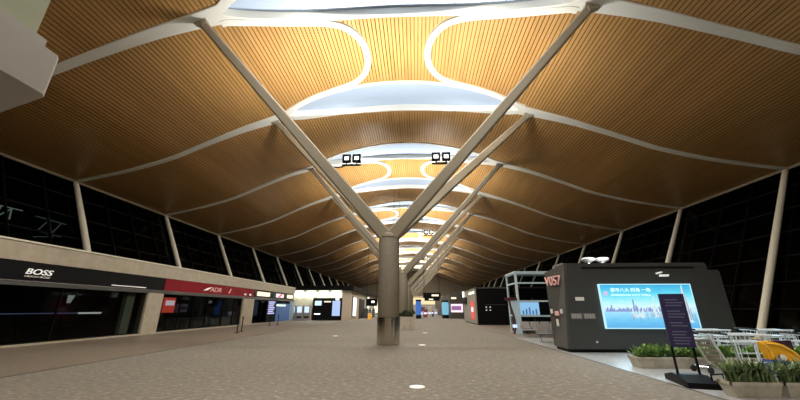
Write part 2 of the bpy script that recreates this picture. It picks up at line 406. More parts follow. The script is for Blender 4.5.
# ================================================================ TREE COLUMNS
def tree_column(Y, label, group=None):
    t = thing('tree_column', (CX, Y, 0), label, 'column', group)
    MB().lathe(CX, Y, [(0.53, 0.0), (0.55, 0.02), (0.55, 1.22), (0.52, 1.24)], 40).build('steel_sleeve', 'steel', t, True)
    MB().lathe(CX, Y, [(0.50, 1.2), (0.525, 1.24), (0.525, 5.02), (0.50, 5.04), (0.50, 5.10), (0.54, 5.13), (0.54, 5.20), (0.46, 5.22)], 40).build('shaft', 'shaft', t, True)
    MB().lathe(CX, Y, [(0.44, 5.20), (0.44, 5.32), (0.40, 5.36)], 24).build('collar', 'arm', t, True)
    for sx in (-1, 1):
        for sy in (-1, 1):
            p0 = Vector((CX + sx * 0.12, Y + sy * 0.10, 5.15)); p1 = Vector((-1.0 + sx * 9.35, Y + sy * 4.62, Z(9.4) - 0.30))
            mb = MB(); d = p1 - p0; n = 8
            rings = []
            dd = d.normalized(); a = Vector((dd.z * sx, 0, -dd.x * sx)); a = (a - dd * a.dot(dd)).normalized(); b = dd.cross(a)
            for i in range(n + 1):
                q = i / n; c = p0 + d * q; w_ = 0.64 - 0.24 * q; h_ = 0.44 - 0.18 * q; ch = 0.06
                pr = [(-w_/2 + ch, -h_/2), (w_/2 - ch, -h_/2), (w_/2, -h_/2 + ch), (w_/2, h_/2 - ch), (w_/2 - ch, h_/2), (-w_/2 + ch, h_/2), (-w_/2, h_/2 - ch), (-w_/2, -h_/2 + ch)]
                rings += [c + a * x + b * y for x, y in pr]
            fs = [tuple(range(7, -1, -1)), tuple(range(n * 8, n * 8 + 8))]
            for i in range(n):
                for k in range(8): fs.append((i * 8 + k, i * 8 + (k + 1) % 8, (i + 1) * 8 + (k + 1) % 8, (i + 1) * 8 + k))
            mb.add(rings, fs)
            arm = mb.build('arm', 'arm', t)
            kb = MB(); kb.beam(p1 - dd * 0.08, Vector((-1.0 + sx * 9.85, Y + sy * 4.6, Z(9.9) - 0.05)), 0.34, 0.26, 0.20, 0.14)
            kb.beam(p1 - dd * 0.15, p1 + Vector((0, 0, 0.28)), 0.28, 0.28, 0.26, 0.26)
            kb.build('knuckle', 'arm', arm)
    return t
ords = ['nearest', 'second nearest', 'third', 'fourth', 'fifth', 'sixth', 'seventh']
for k, Y in enumerate(COLY):
    if k < 4: tree_column(Y, ['large round stucco column with steel foot and four spreading arms, nearest in the concourse', 'round column with four spreading arms behind the square planter, second in the row',
                              'third branching round column down the row, half hidden by the second', 'fourth branching column down the row, seen past the third'][k])
    else: tree_column(Y, 'distant branching column at the far end of the row', 'distant tree columns')
# floodlights on the arms
fl = None
for k, Y in enumerate(COLY):
    for sx in (-1, 1):
        q = 0.345
        a0 = Vector((CX + sx * 0.12, Y - 0.1, 5.15)); a1 = Vector((-1.0 + sx * 9.35, Y - 4.62, Z(9.4) - 0.30)); ap = a0 + (a1 - a0) * q
        lx = CX + 0.4 + sx * 2.4; ly = Y - 0.9; lz = 9.32
        g = 'distant twin floodlights' if k > 1 else None
        lab = ['twin black floodlights bracketed to the left arm of the nearest column', 'twin black floodlights bracketed to the right arm of the nearest column',
               'twin floodlights on the left arm of the second column', 'twin floodlights on the right arm of the second column'][2 * min(k, 1) + (sx > 0)] if k < 2 else 'small twin floodlights on an arm of a distant column'
        t = thing('floodlight', (lx, ly, lz), lab, 'light', g)
        for dx in (-0.27, 0.27):
            h = MB(); x = lx + dx; W = 0.22
            for (b0, b1, c0, c1) in ((-W, -W + .10, -W, W), (W - .10, W, -W, W), (-W, W, -W, -W + .10), (-W, W, W - .10, W)):
                h.box(x + b0, x + b1, ly - 0.10, ly + 0.10, lz + c0, lz + c1)
            ho = h.build('housing', 'black', t)
            MB().box(x - 0.13, x + 0.13, ly - 0.02, ly + 0.02, lz - 0.13, lz + 0.13).build('lens', 'e_white', ho)
        br = MB(); br.box(lx - 0.5, lx + 0.5, ly - 0.04, ly + 0.04, lz - 0.42, lz - 0.34)
        br.tube([(lx + sx * 0.3, ly, lz - 0.38), (lx + sx * 0.6, ly + 0.05, lz - 0.5), tuple(ap)], 0.035, 6)
        for dx in (-0.27, 0.27): br.box(lx + dx - 0.03, lx + dx + 0.03, ly - 0.03, ly + 0.03, lz - 0.36, lz - 0.19)
        br.build('bracket', 'black', t)

# ================================================================ SLANTING MASTS
def mast_tree(s, Y, z0, lab, grp):
    fx = lambda z: s * (19.55 + 5.0 * z / 10.36)
    t = thing('steel_mast', (fx(z0), Y, z0), lab, 'mast', grp)
    MB().tube([(fx(z0), Y, z0), (fx((z0 + 10.3) / 2), Y, (z0 + 10.3) / 2), (fx(10.3), Y, 10.3)], [0.19, 0.19, 0.15], 12).build('pole', 'mast', t, True)
    for z in (3.1, 6.1, 9.1):
        if z < z0 + 0.5: continue
        a, b = sorted((fx(z), fx(z) + s * 0.42)); MB().box(a, b, Y - 0.05, Y + 0.05, z - 0.06, z + 0.06).build('bracket', 'dkframe', t)
    MB().box(fx(z0) - 0.3, fx(z0) + 0.3, Y - 0.3, Y + 0.3, z0, z0 + 0.05).build('foot_plate', 'mast', t)
    return t
for s, nm in ((-1, 'left'), (1, 'right')):
    protos = {}
    for n in range(1, 13):
        Y = RIB0 + PITCH * n - 0.15
        z0 = 0.0 if s > 0 else (4.12 if Y < 50 else 4.95)
        lab = 'pale slanting steel mast at the %s glass wall, %s from the camera' % (nm, ['', 'first', 'second', 'third', 'fourth', 'fifth'][n]) if n <= 5 else 'distant pale slanting steel mast along the %s glass wall' % nm
        grp = None if n <= 5 else 'distant masts along the %s wall' % nm
        if z0 not in protos: protos[z0] = mast_tree(s, Y, z0, lab, grp)
        else: copy_tree(protos[z0], loc=(s * (19.55 + 5.0 * z0 / 10.36), Y, z0), label=lab, group=grp)

# ================================================================ LEFT SHOPS
def shop(name, y0, y1, fascia, label, mull, base_y=None):
    t = thing(name, (XS - 0.1, y0, 0), label, 'shop front')
    MB().box(XS - 0.22, XS - 0.04, y0, y1, 2.84, 3.68).build('fascia', fascia, t)
    g = MB(); g.box(XS - 0.12, XS - 0.10, y0 + 0.03, y1 - 0.03, 0.09, 2.61); g.build('glass', 'shopglass', t)
    f = MB()
    for y in mull: f.box(XS - 0.15, XS - 0.07, y - 0.03, y + 0.03, 0.09, 2.61)
    f.box(XS - 0.15, XS - 0.07, y0, y1, 0.09, 0.16); f.build('frame', 'dkframe', t)
    return t
s1 = shop('clothing_shop', 3.2, 23.45, 'black', 'dark closed shop with black fascia and white BOSS letters, nearest on the left', [6, 9.5, 13.2, 16.6, 20.3])
text('BOSS', 'sign_lettering', (XS, 14.6, 3.14), ROT_L, 0.36, M['letter'], s1, shear=0.25, width=1.18)
text('HUGO BOSS', 'sign_lettering', (XS, 14.6, 3.00), ROT_L, 0.11, M['disc'], s1, shear=0.2, width=1.1)
MB().box(XS - 0.02, XS + 0.0, 19.2, 21.8, 2.92, 2.96).build('lit_strip', 'letter', s1)
MB().box(-18.52, -18.5, 12.0, 18.25, 1.37, 1.41).build('shelf_light', em('dim_blue_strip', (0.35, 0.4, 0.8), 0.25), s1)
MB().box(-18.52, -18.5, 18.3, 19.7, 1.34, 1.43).build('shelf_light', em('soft_white_strip', (1, 1, 0.95), 0.7), s1)
t = tag(MB().prism([(-18.5, 20.85), (-18.15, 20.85), (-18.15, 21.45), (-18.5, 21.45)], 0.0, 2.95).build('inner_column', mat('olive_grey', (0.55, 0.56, 0.40), 0.6)), 'grey green column standing just inside the first shop window', 'column')
cl = thing('clothes_rail', (-19.4, 12.0, 0), 'dark clothes display inside the first shop', 'display')
m = MB(); m.tube([(-19.4, 9, 0), (-19.4, 9, 1.5), (-19.4, 14.5, 1.5), (-19.4, 14.5, 0)], 0.03, 6); m.build('rail', 'dkgrey2', cl)
m = MB()
for i in range(26):
    y = 9.2 + i * 0.2; m.box(-19.62, -19.18, y, y + 0.07, 0.55 + rng.random() * 0.2, 1.46)
m.build('garments', 'dkgrey', cl)
sp = tag(MB().prism([(17.45, 2.30), (17.75, 2.30), (17.75, 2.23), (17.62, 1.9), (17.48, 1.9)], -18.5, -18.42, ax='x').build('spot_lamp', em('dim_lamp', (1, 1, 0.9), 0.35)), 'small dim lamp glowing inside the dark first shop', 'light')

pl = tag(MB().bevbox(XS - 0.45, XS + 0.06, 22.08, 23.5, 0, 2.62, 0.04).build('shop_pillar', 'stone'), 'wide beige pillar between the black and the red fascia shops', 'pillar')
s2 = shop('red_fascia_shop', 23.5, 37.2, 'red', 'dark shop under the red fascia with white lettering', [25.6, 27.2, 29.0, 31.5, 33.4])
text('ADR', 'sign_lettering', (XS, 28.9, 3.04), ROT_L, 0.55, M['pinkletter'], s2, shear=0.15, width=1.75)
MB().prism([(28.0, 3.08), (28.5, 3.3), (29.1, 3.42), (28.5, 3.12)], XS - 0.03, XS + 0.02, ax='x').build('sign_emblem', 'letter', s2)
MB().prism([(31.9, 3.02), (32.25, 3.45), (32.35, 3.45), (32.05, 3.02)], XS - 0.03, XS + 0.02, ax='x').build('sign_emblem', 'pinkletter', s2)
for y in (35.0, 36.1): MB().box(XS - 0.03, XS + 0.02, y, y + 0.35, 2.98, 3.14).build('sign_emblem', 'letter', s2)
lb = thing('lightbox', (-18.15, 24.6, 0), 'red and white lit poster box inside the red fascia shop', 'lightbox')
MB().box(-18.2, -18.08, 24.1, 25.2, 1.35, 2.4).build('red_panel', 'e_red', lb); MB().box(-18.08, -18.06, 24.2, 25.1, 1.85, 2.2).build('white_panel', 'e_pink', lb); MB().box(-18.2, -18.1, 24.6, 24.8, 0, 1.4).build('post', 'dkframe', lb)
for i, y in enumerate((27.2, 29.6, 32.0)):
    d = thing('display_table', (-19.0, y, 0), 'dark display table inside the red shop, %s' % ['beside the lit poster', 'in the middle', 'at its far end'][i], 'table')
    MB().bevbox(-19.6, -18.5, y - 0.7, y + 0.7, 0.85, 0.92, 0.02).build('tabletop', 'dkgrey2', d)
    for a in (-0.6, 0.6):
        for b in (-19.5, -18.6): MB().box(b - 0.03, b + 0.03, y + a - 0.03, y + a + 0.03, 0, 0.85).build('leg', 'chrome', d)
tag(MB().bevbox(XS - 0.45, XS + 0.06, 34.9, 37.3, 0, 2.62, 0.04).build('shop_pillar', 'stone'), 'beige pillar between the red shop and the lit screens shop', 'pillar')
s3 = shop('screen_shop', 37.3, 49.6, 'black', 'shop with black fascia, three lit name signs and screens in its window', [39.5, 43.6])
for (a, b, mt) in ((37.9, 41.2, 'e_warm'), (43.2, 45.6, 'e_pink'), (47.0, 49.0, 'e_warm')):
    MB().box(XS - 0.05, XS + 0.04, a, b, 3.02, 3.48).build('sign_panel', mt, s3)
MB().prism([(43.6, 3.05), (44.6, 3.45), (45.3, 3.45), (44.3, 3.05)], XS + 0.04, XS + 0.06, ax='x').build('sign_emblem', 'e_red', s3)
MB().box(XS - 0.5, XS - 0.35, 38.0, 41.5, 2.35, 2.55).build('strip_light', 'e_strip', s3)
MB().box(XS - 0.5, XS - 0.35, 43.5, 46.0, 2.35, 2.55).build('strip_light', 'e_strip', s3)
sn = thing('poster_screen', (XS + 0.05, 41, 0), 'tall lit pale violet text screen in the third shop window', 'screen')
MB().box(XS - 0.04, XS + 0.08, 40.7, 43.4, 0.1, 2.6).build('frame', 'black', sn)
m = MB()
for i in range(7): m.box(XS + 0.08, XS + 0.10, 41.0 + 0.1 * (i % 2), 42.9 - 0.2 * (i % 3), 2.35 - i * 0.22, 2.49 - i * 0.22)
m.build('text_lines', em('lit_violet', (0.6, 0.6, 1.0), 0.9), sn)
sn = thing('advert_wall', (XS + 0.05, 45, 0), 'blue panel wall in the third shop window', 'panel')
MB().box(XS - 0.04, XS + 0.06, 43.6, 48.2, 0.15, 2.3).build('panel', em('dull_blue', (0.1, 0.25, 0.6), 0.28), sn)
MB().box(XS + 0.0, XS + 0.08, 43.4, 46.5, 1.95, 2.15).build('lit_strip', 'e_strip', sn)
tag(MB().bevbox(XS - 0.45, XS + 0.06, 48.3, 50.0, 0, 2.62, 0.04).build('shop_pillar', mat('blue_grey', (0.2, 0.26, 0.32), 0.5)), 'blue grey pillar at the far corner of the left shops', 'pillar')

# ================================================================ SECOND LEFT BLOCK (lit, faces the camera)
LY = 51.0
blk = thing('shop_block', (-14, LY, 0), 'lit cream shop block across the walkway beyond the left shops', 'shop')
m = MB(); m.prism([(-22, LY), (-11.0, LY), (-9.9, LY + 1.2), (-9.9, 120), (-22, 120)], 0, 4.3); m.build('body', mat('cream_wall', (0.50, 0.43, 0.34), 0.6), blk)
m = MB(); m.prism([(-22.2, LY - 0.5), (-10.8, LY - 0.5), (-9.5, LY + 0.9), (-9.5, 120), (-22.2, 120)], 4.3, 4.95); m.build('dark_fascia', 'black', blk)
for i in range(4): MB().box(-18.4 + i * 1.9, -16.9 + i * 1.9, LY - 0.16, LY - 0.02, 4.02, 4.22).build('strip_light', 'e_strip', blk)
for i in range(4): lamp('AREA', 'block_wash', (-17.6 + i * 1.9, LY - 0.4, 4.15), 70, (0.85, 1.0, 0.85), (R(20), 0, 0), 1.0, 0.15)
sw = thing('screen_wall', (-13, LY - 0.1, 0), 'black video wall with small lit pictures on the cream block', 'screen')
MB().box(-15.3, -10.95, LY - 0.22, LY - 0.03, 0.05, 3.15).build('panel', 'black', sw)
MB().box(-15.0, -14.0, LY - 0.25, LY - 0.22, 2.1, 2.75).build('picture', 'e_pale', sw)
MB().box(-13.6, -12.6, LY - 0.25, LY - 0.22, 2.55, 2.72).build('picture', 'e_warm', sw)
MB().box(-15.0, -14.1, LY - 0.25, LY - 0.22, 0.85, 0.98).build('picture', 'e_white', sw)
pc = MB().box(-12.35, -11.2, LY - 0.25, LY - 0.22, 0.65, 2.75).build('picture', em('lit_screen_blue', (0.45, 0.6, 1.0), 0.9), sw)
MB().box(-11.9, -11.4, LY - 0.27, LY - 0.25, 2.85, 3.1).build('picture', 'e_white', sw)
for i in range(3):
    vm = thing('vending_machine', (-18.6 + i * 1.08, LY - 0.4, 0), ['grey vending machine with lit front at the corner of the cream block', 'grey vending machine with lit front, between two others', 'grey vending machine beside the black video wall'][i], 'machine')
    x = -18.6 + i * 1.08
    MB().bevbox(x, x + 1.0, LY - 0.75, LY - 0.05, 0, 2.1, 0.03).build('cabinet', mat('machine_grey', (0.35, 0.33, 0.33), 0.5), vm)
    MB().box(x + 0.12, x + 0.8, LY - 0.78, LY - 0.75, 1.1, 1.95).build('lit_front', 'e_pale', vm)
    MB().box(x + 0.12, x + 0.8, LY - 0.78, LY - 0.75, 0.35, 0.6).build('tray', 'black', vm)
# openings along the receding side of the block
for (y, w_, mt, z0, z1, nm, lab) in ((53.5, 2.4, 'e_white', 0.5, 3.3, 'lightbox', 'tall white lit panel on the side of the cream block'), (60.0, 5.0, 'inner', 0.0, 3.2, 'shop_entrance', 'dark shop entrance on the side of the cream block'),
                                    (69, 2.5, 'e_strip', 0.4, 3.9, 'lightbox', 'greenish lit panel farther along the cream block'), (80, 8, 'e_warm', 0.6, 3.0, 'lit_window', 'warm lit window near the far end of the left side')):
    t = thing(nm, (-9.8, y, 0), lab, 'panel')
    MB().box(-9.9, -9.75, y - 0.15, y + w_ + 0.15, z0, z1 + 0.1).build('frame', 'dkgrey', t)
    MB().box(-9.75, -9.70, y, y + w_, z0 + 0.08, z1).build('face', mt, t)
for i, y in enumerate((62, 66, 72)):
    t = thing('display_stand', (-8.9, y, 0), ['merchandise stand with pale goods outside the left entrance', 'merchandise stand with teal goods farther along the left side', 'small merchandise stand before the far left shops'][i], 'stand')
    MB().bevbox(-9.4, -8.6, y, y + 1.2, 0, 1.7, 0.03).build('shelves', 'dkgrey2', t)
    for j in range(4): MB().box(-8.62, -8.5, y + 0.1, y + 1.1, 0.25 + j * 0.38, 0.48 + j * 0.38).build('goods', ['e_pale', 'e_pink', 'teal', 'disc'][(i + j) % 4], t)
fs = thing('floor_sign', (-7.6, 57, 0), 'yellow folding floor sign beside the far left shops', 'sign')
MB().hexa([(-7.9, 56.7, 0), (-7.3, 56.7, 0), (-7.3, 56.75, 0), (-7.9, 56.75, 0), (-7.8, 57, 1.0), (-7.4, 57, 1.0), (-7.4, 57.05, 1.0), (-7.8, 57.05, 1.0)]).build('front_board', 'yellow', fs)
MB().hexa([(-7.9, 57.3, 0), (-7.3, 57.3, 0), (-7.3, 57.35, 0), (-7.9, 57.35, 0), (-7.8, 57.05, 1.0), (-7.4, 57.05, 1.0), (-7.4, 57.1, 1.0), (-7.8, 57.1, 1.0)]).build('rear_board', 'yellow', fs)
# hanging signs
def hang_sign(x0, x1, y, z0, z1, label, patches):
    t = thing('hanging_sign', ((x0 + x1) / 2, y, z0), label, 'sign')
    MB().bevbox(x0, x1, y - 0.12, y + 0.12, z0, z1, 0.03).build('board', 'black', t)
    m = MB()
    for x in (x0 + 0.15, x1 - 0.15): m.tube([(x, y, z1), (x, y, Z(x + 0.95) + 0.02)], 0.02, 5)
    m.build('hanger', 'black', t)
    for (a, b, c, d, mt) in patches: MB().box(a, b, y - 0.15, y - 0.12, c, d).build('lit_symbol', mt, t)
hang_sign(1.05, 3.6, 50, 3.1, 3.85, 'long black overhead sign with a warm lit strip above the concourse', [(2.3, 3.3, 3.35, 3.6, 'e_warm')])
hang_sign(-7.1, -5.5, 49.0, 2.0, 3.0, 'black hanging sign with a white lit symbol left of the nearest column', [(-6.3, -5.9, 2.45, 2.7, 'e_white')])
hang_sign(-2.9, -1.9, 42, 3.1, 3.7, 'small black hanging sign between the first two columns', [(-2.7, -2.4, 3.3, 3.5, 'e_white')])
hang_sign(2.0, 5.5, 80, 3.4, 4.1, 'black overhead sign far down the concourse', [(3.0, 4.0, 3.6, 3.85, 'e_warm')])

# ================================================================ UPPER-LEFT CASING (close to camera)
bx = thing('overhead_casing', (-4.2, 2.0, 3.6), 'light grey boxy casing hanging at the top left corner, closest to the camera', 'casing')
m = MB(); m.prism([(-3.62, -1.0), (-3.62, 2.58), (-3.67, 2.63), (-4.6, 2.92), (-5.6, 3.1), (-5.6, -1.0)], 3.60, 4.06)
m.build('shell', 'box', bx)
m = MB(); m.prism([(-3.66, -1.0), (-3.66, 2.48), (-3.8, 2.52), (-4.8, 2.5), (-4.8, -1)], 4.06, 4.16); m.build('top_lip', 'box', bx)
m = MB(); m.box(-4.3, -3.72, 0.6, 2.42, 4.16, 8.5); m.build('green_panel', 'greenglass', bx)
m = MB(); m.box(-4.6, -4.45, 0.6, 2.45, 4.16, 8.5); m.build('side_rail', 'dkgrey2', bx)

# ================================================================ STANCHIONS
def stanchion(x, y, label):
    t = thing('stanchion', (x, y, 0), label, 'barrier post')
    MB().lathe(x, y, [(0.17, 0), (0.17, 0.02), (0.05, 0.05)], 20).build('base', 'black', t, True)
    MB().lathe(x, y, [(0.035, 0.03), (0.035, 0.95), (0.05, 0.96), (0.05, 1.05), (0.02, 1.06)], 14).build('post', 'black', t, True)
stanchion(-12.6, 24.4, 'black barrier post alone before the red shop, nearer one of two'); stanchion(-13.1, 26.0, 'black barrier post before the red shop, farther one of two')
stanchion(-14.9, 35.2, 'black barrier post before the screens shop, left one'); stanchion(-14.3, 35.8, 'black barrier post before the screens shop, right one')

# ================================================================ RIGHT: DISPLAY KIOSK
KX0, KX1, KY = 5.93, 12.38, 14.28
kk = thing('display_kiosk', (9, 15.3, 0), 'dark grey kiosk building carrying the big bright city picture', 'kiosk')
m = MB(); m.prism([(KX0 + 0.04, 0.12), (KX1, 0.12), (KX1, 3.05), (KX1 - 0.06, 3.12), (11.93, 3.12), (11.93, 3.33), (11.85, 3.42), (KX0 + 0.40, 3.42), (KX0 + 0.36, 3.3)], KY, 15.75, ax='y')
m.build('body', 'dkgrey', kk)
m = MB(); m.hexa([(KX0 - 0.05, KY + 0.02, 0.12), (KX0 + 0.05, KY + 0.02, 0.12), (KX0 + 0.08, 15.7, 0.12), (KX0 - 0.02, 15.7, 0.12), (KX0 + 0.27, KY + 0.02, 3.40), (KX0 + 0.40, KY + 0.02, 3.42), (KX0 + 0.38, 15.7, 3.20), (KX0 - 0.02, 15.7, 3.18)]); m.build('side_panel', 'dkgrey2', kk)
MB().box(KX0 + 0.08, KX1 - 0.06, KY + 0.06, 15.7, 0, 0.12).build('plinth', 'black', kk)
MB().box(6.9, 11.4, KY - 0.03, KY + 0.01, 3.20, 3.26).build('slot', 'black', kk)
MB().box(KX0 + 0.30, KX0 + 0.40, 14.5, 15.5, 3.40, 3.46).build('top_rail', 'chrome', kk)
text('V057', 'gate_lettering', (KX0 - 0.06, 15.68, 2.58), (R(90), 0, R(-78)), 0.56, M['pinkletter'], kk, width=1.12)
for (x0, x1, z0, z1, mt) in ((6.46, 6.80, 1.92, 2.06, 'letter'),): MB().box(x0, x1, KY - 0.02, KY, z0, z1).build('notice', 'disc', kk)
nb = mat('grey_notice', (0.16, 0.16, 0.16), 0.5)
for x0, x1 in ((6.18, 6.62), (6.68, 7.14)):
    o = MB().box(x0, x1, KY - 0.02, KY, 1.22, 1.44).build('notice', nb, kk)
    m = MB()
    for i in range(4):
        a = x0 + 0.03 + i * (x1 - x0 - 0.06) / 4; m.box(a, a + 0.07, KY - 0.03, KY - 0.02, 1.25, 1.41)
    m.build('notice_symbols', 'box', o)
for (ya, yb, za, zb, mt) in ((15.42, 15.54, 1.42, 1.60, 'disc'), (14.58, 14.70, 1.42, 1.60, 'disc'), (14.9, 15.2, 1.34, 1.52, 'pinkletter'), (14.98, 15.1, 0.92, 1.2, 'disc')):
    xq = KX0 - 0.07 + 0.085 * za * (15.7 - ya) / 1.4; MB().box(xq, xq + 0.06, ya, yb, za, zb).build('notice', mt, kk)
MB().box(7.0, 7.06, KY - 0.02, KY, 0.35, 0.41).build('socket', 'disc', kk)
m = MB(); m.prism([(9.95, 2.86), (10.30, 2.86), (10.34, 2.94), (9.98, 2.94)], KY - 0.06, KY, ax='y'); m.prism([(9.86, 2.95), (10.12, 3.03), (10.05, 3.06), (9.84, 3.01)], KY - 0.06, KY, ax='y')
m.build('emblem', 'letter', kk)
# picture screen
scn = thing('picture_screen', (9.26, KY, 0.9), 'wide glowing picture screen of a city waterfront on the dark kiosk', 'screen')
SX0, SX1, SZ0, SZ1 = 7.46, 10.98, 0.9, 2.53
ms = bpy.data.materials.new('screen_picture'); ms.use_nodes = True; nt = ms.node_tree
b = nt.nodes['Principled BSDF']; b.inputs['Base Color'].default_value = (0.02, 0.02, 0.02, 1)
tc = nt.nodes.new('ShaderNodeTexCoord'); sp_ = nt.nodes.new('ShaderNodeSeparateXYZ'); rp = nt.nodes.new('ShaderNodeValToRGB'); mr = nt.nodes.new('ShaderNodeMapRange')
mr.inputs[1].default_value = SZ0 - 0.9; mr.inputs[2].default_value = SZ1 - 0.9
e = rp.color_ramp.elements
stops = [(0.0, (0.10, 0.42, 0.80)), (0.18, (0.16, 0.58, 0.90)), (0.33, (0.32, 0.72, 0.93)), (0.40, (0.60, 0.80, 0.98)), (0.50, (0.66, 0.95, 0.98)), (0.62, (0.36, 0.88, 0.95)), (0.78, (0.13, 0.70, 0.90)), (1.0, (0.03, 0.42, 0.78))]
e[0].position = 0; e[0].color = (*stops[0][1], 1); e[1].position = 1; e[1].color = (*stops[-1][1], 1)
for p_, c_ in stops[1:-1]: q = e.new(p_); q.color = (*c_, 1)
ns = nt.nodes.new('ShaderNodeTexNoise'); ns.inputs['Scale'].default_value = 3; mp = nt.nodes.new('ShaderNodeMapping'); mp.inputs['Scale'].default_value = (1, 1, 3)
ad = nt.nodes.new('ShaderNodeMath'); ad.operation = 'MULTIPLY_ADD'; ad.inputs[1].default_value = 0.14
sb = nt.nodes.new('ShaderNodeMath'); sb.operation = 'SUBTRACT'; sb.inputs[1].default_value = 0.07
L = nt.links.new
L(tc.outputs['Object'], sp_.inputs[0]); L(sp_.outputs[2], mr.inputs[0]); L(tc.outputs['Object'], mp.inputs[0]); L(mp.outputs[0], ns.inputs['Vector'])
L(ns.outputs[0], ad.inputs[0]); L(mr.outputs[0], ad.inputs[2]); L(ad.outputs[0], sb.inputs[0]); L(sb.outputs[0], rp.inputs[0]); L(rp.outputs[0], b.inputs['Emission Color'])
b.inputs['Emission Strength'].default_value = 0.92
MB().box(SX0, SX1, KY - 0.10, KY - 0.02, SZ0, SZ1).build('display', ms, scn)
m = MB(); t_ = 0.035
for (a, b_, c, d) in ((SX0 - t_, SX1 + t_, SZ0 - t_, SZ0), (SX0 - t_, SX1 + t_, SZ1, SZ1 + t_), (SX0 - t_, SX0, SZ0, SZ1), (SX1, SX1 + t_, SZ0, SZ1)): m.box(a, b_, KY - 0.11, KY, c, d)
m.build('frame', em('screen_edge', (0.55, 0.92, 1.0), 0.9), scn)
yy = KY - 0.10
far = MB()
for i in range(60):
    x = SX0 + 0.08 + i * 0.05; far.box(x, x + 0.045, yy - 0.004, yy, 1.50, 1.55 + rng.random() * 0.14)
for x, h in ((8.62, 0.42), (8.70, 0.2), (7.75, 0.2)): far.box(x, x + 0.05, yy - 0.004, yy, 1.5, 1.55 + h)
far.build('far_skyline', em('pic_violet', (0.28, 0.36, 0.75), 0.75), scn)
nr = MB()
for i in range(38):
    x = 8.5 + rng.random() * 1.6; h = 0.04 + rng.random() ** 2 * 0.30; wd = 0.03 + rng.random() * 0.05
    nr.box(x, x + wd, yy - 0.008, yy - 0.004, 1.26 + rng.random() * 0.05, 1.38 + h)
nr.box(9.42, 9.46, yy - 0.01, yy - 0.004, 1.3, 2.10); nr.prism([(9.36, 1.62), (9.44, 1.56), (9.52, 1.62), (9.44, 1.70)], yy - 0.012, yy - 0.004, ax='y')
nr.prism([(10.52, 1.1), (10.80, 1.1), (10.74, 1.9), (10.66, 2.5), (10.62, 2.5), (10.56, 1.9)], yy - 0.01, yy - 0.004, ax='y')
nr.prism([(10.05, 1.15), (10.3, 1.15), (10.25, 2.0), (10.12, 1.9)], yy - 0.009, yy - 0.004, ax='y')
nr.build('near_towers', em('pic_white', (0.66, 0.82, 0.88), 0.9), scn)
sh = MB()
for i in range(26):
    x = 8.5 + rng.random() * 2.4; h = 0.05 + rng.random() * 0.25; z = 1.12 + rng.random() * 0.3
    sh.box(x, x + 0.025, yy - 0.014, yy - 0.011, z, z + h)
sh.prism([(10.70, 1.2), (10.74, 1.2), (10.68, 2.4), (10.66, 2.4)], yy - 0.014, yy - 0.011, ax='y')
sh.build('tower_shades', em('pic_shade', (0.35, 0.45, 0.65), 0.7), scn)
text('都市八大 四海 一角', 'picture_title', (7.85, yy - 0.012, 2.27), ROT_F, 0.17, em('pic_letters', (0.75, 1, 1), 1.3), scn, depth=0.003, width=1.55)
text('SHANGHAI CITY MALL', 'picture_title', (7.85, yy - 0.012, 2.10), ROT_F, 0.11, em('pic_letters', (0.75, 1, 1), 1.3), scn, depth=0.003, width=1.55)
m = MB(); m.lathe(0, 0, [(0.10, 0), (0.10, 0.006)], 18); m.v = [(7.64 + a, yy - 0.012 + c, 2.2 + b_) for a, b_, c in m.v]
m.build('picture_emblem', em('pic_pink', (0.6, 0.55, 0.85), 0.9), scn)
lamp('AREA', 'screen_glow', ((SX0 + SX1) / 2, KY - 0.2, 1.7), 90, (0.6, 0.85, 1.0), (R(-90), 0, 0), 3.6, 1.6)
# lamps on the roof of the kiosk
for i, x in enumerate((7.55, 8.15)):
    t = thing('roof_lamp', (x, 14.9, 3.42), 'lit white lamp on top of the dark kiosk, %s one' % ['left', 'right'][i], 'light')
    m = MB(); m.lathe(x, 14.9, [(0.08, 3.42), (0.06, 3.50), (0.26, 3.60), (0.28, 3.66), (0.2, 3.72)], 18); m.build('head', 'chrome', t, True)
    m = MB(); m.lathe(x, 14.9, [(0.24, 3.665), (0.27, 3.70), (0.2, 3.73)], 18); m.build('lit_face', em('kiosk_lamp', (1, 1, 0.92), 0.9), t, True)
lamp('AREA', 'roof_lamp_beam', (7.9, 14.4, 3.75), 60, (1, 0.98, 0.92), (R(35), 0, 0), 0.7, 0.2)
# added cool fill brightening the carts and the tile floor, without a fixture
lamp('SPOT', 'cart_area_fill', (9.0, 9.5, 9.5), 1300, (0.88, 0.95, 1.0), (0, 0, 0), 0.5, spot=80, blend=0.8)

# ================================================================ GLASS FRAMED BOOTH AND BENCHES
gx0, gx1, gy0, gy1 = 7.08, 10.6, 24.3, 26.6
bt = thing('glass_booth', (8.7, 25.9, 0), 'pale teal framed glass booth between the two dark kiosks', 'booth')
m = MB()
for x in (gx0, gx1):
    for y in (gy0, gy1): m.beam((x, y, 0), (x, y, 4.05), 0.14, 0.14)
for z in (4.02, 3.34, 2.12, 1.15):
    hh = 0.16 if z > 4 else 0.10
    m.box(gx0, gx1, gy0 - 0.06, gy0 + 0.06, z - hh / 2, z + hh / 2); m.box(gx0 - 0.06, gx0 + 0.06, gy0, gy1, z - hh / 2, z + hh / 2)
m.box(gx0 - 0.1, gx1 + 0.1, gy0 - 0.1, gy1, 4.02, 4.14)
m.build('frame', 'teal', bt)
m = MB(); m.box(gx0, gx1, gy0 - 0.01, gy0 + 0.01, 0.1, 4.0); m.box(gx0 - 0.01, gx0 + 0.01, gy0, gy1, 0.1, 4.0); m.build('glass', 'shopglass', bt)
MB().box(7.15, 8.45, gy0 - 0.05, gy0 - 0.02, 1.22, 2.05).build('blue_poster', em('poster_blue', (0.30, 0.62, 0.95), 0.75), bt)
m = MB()
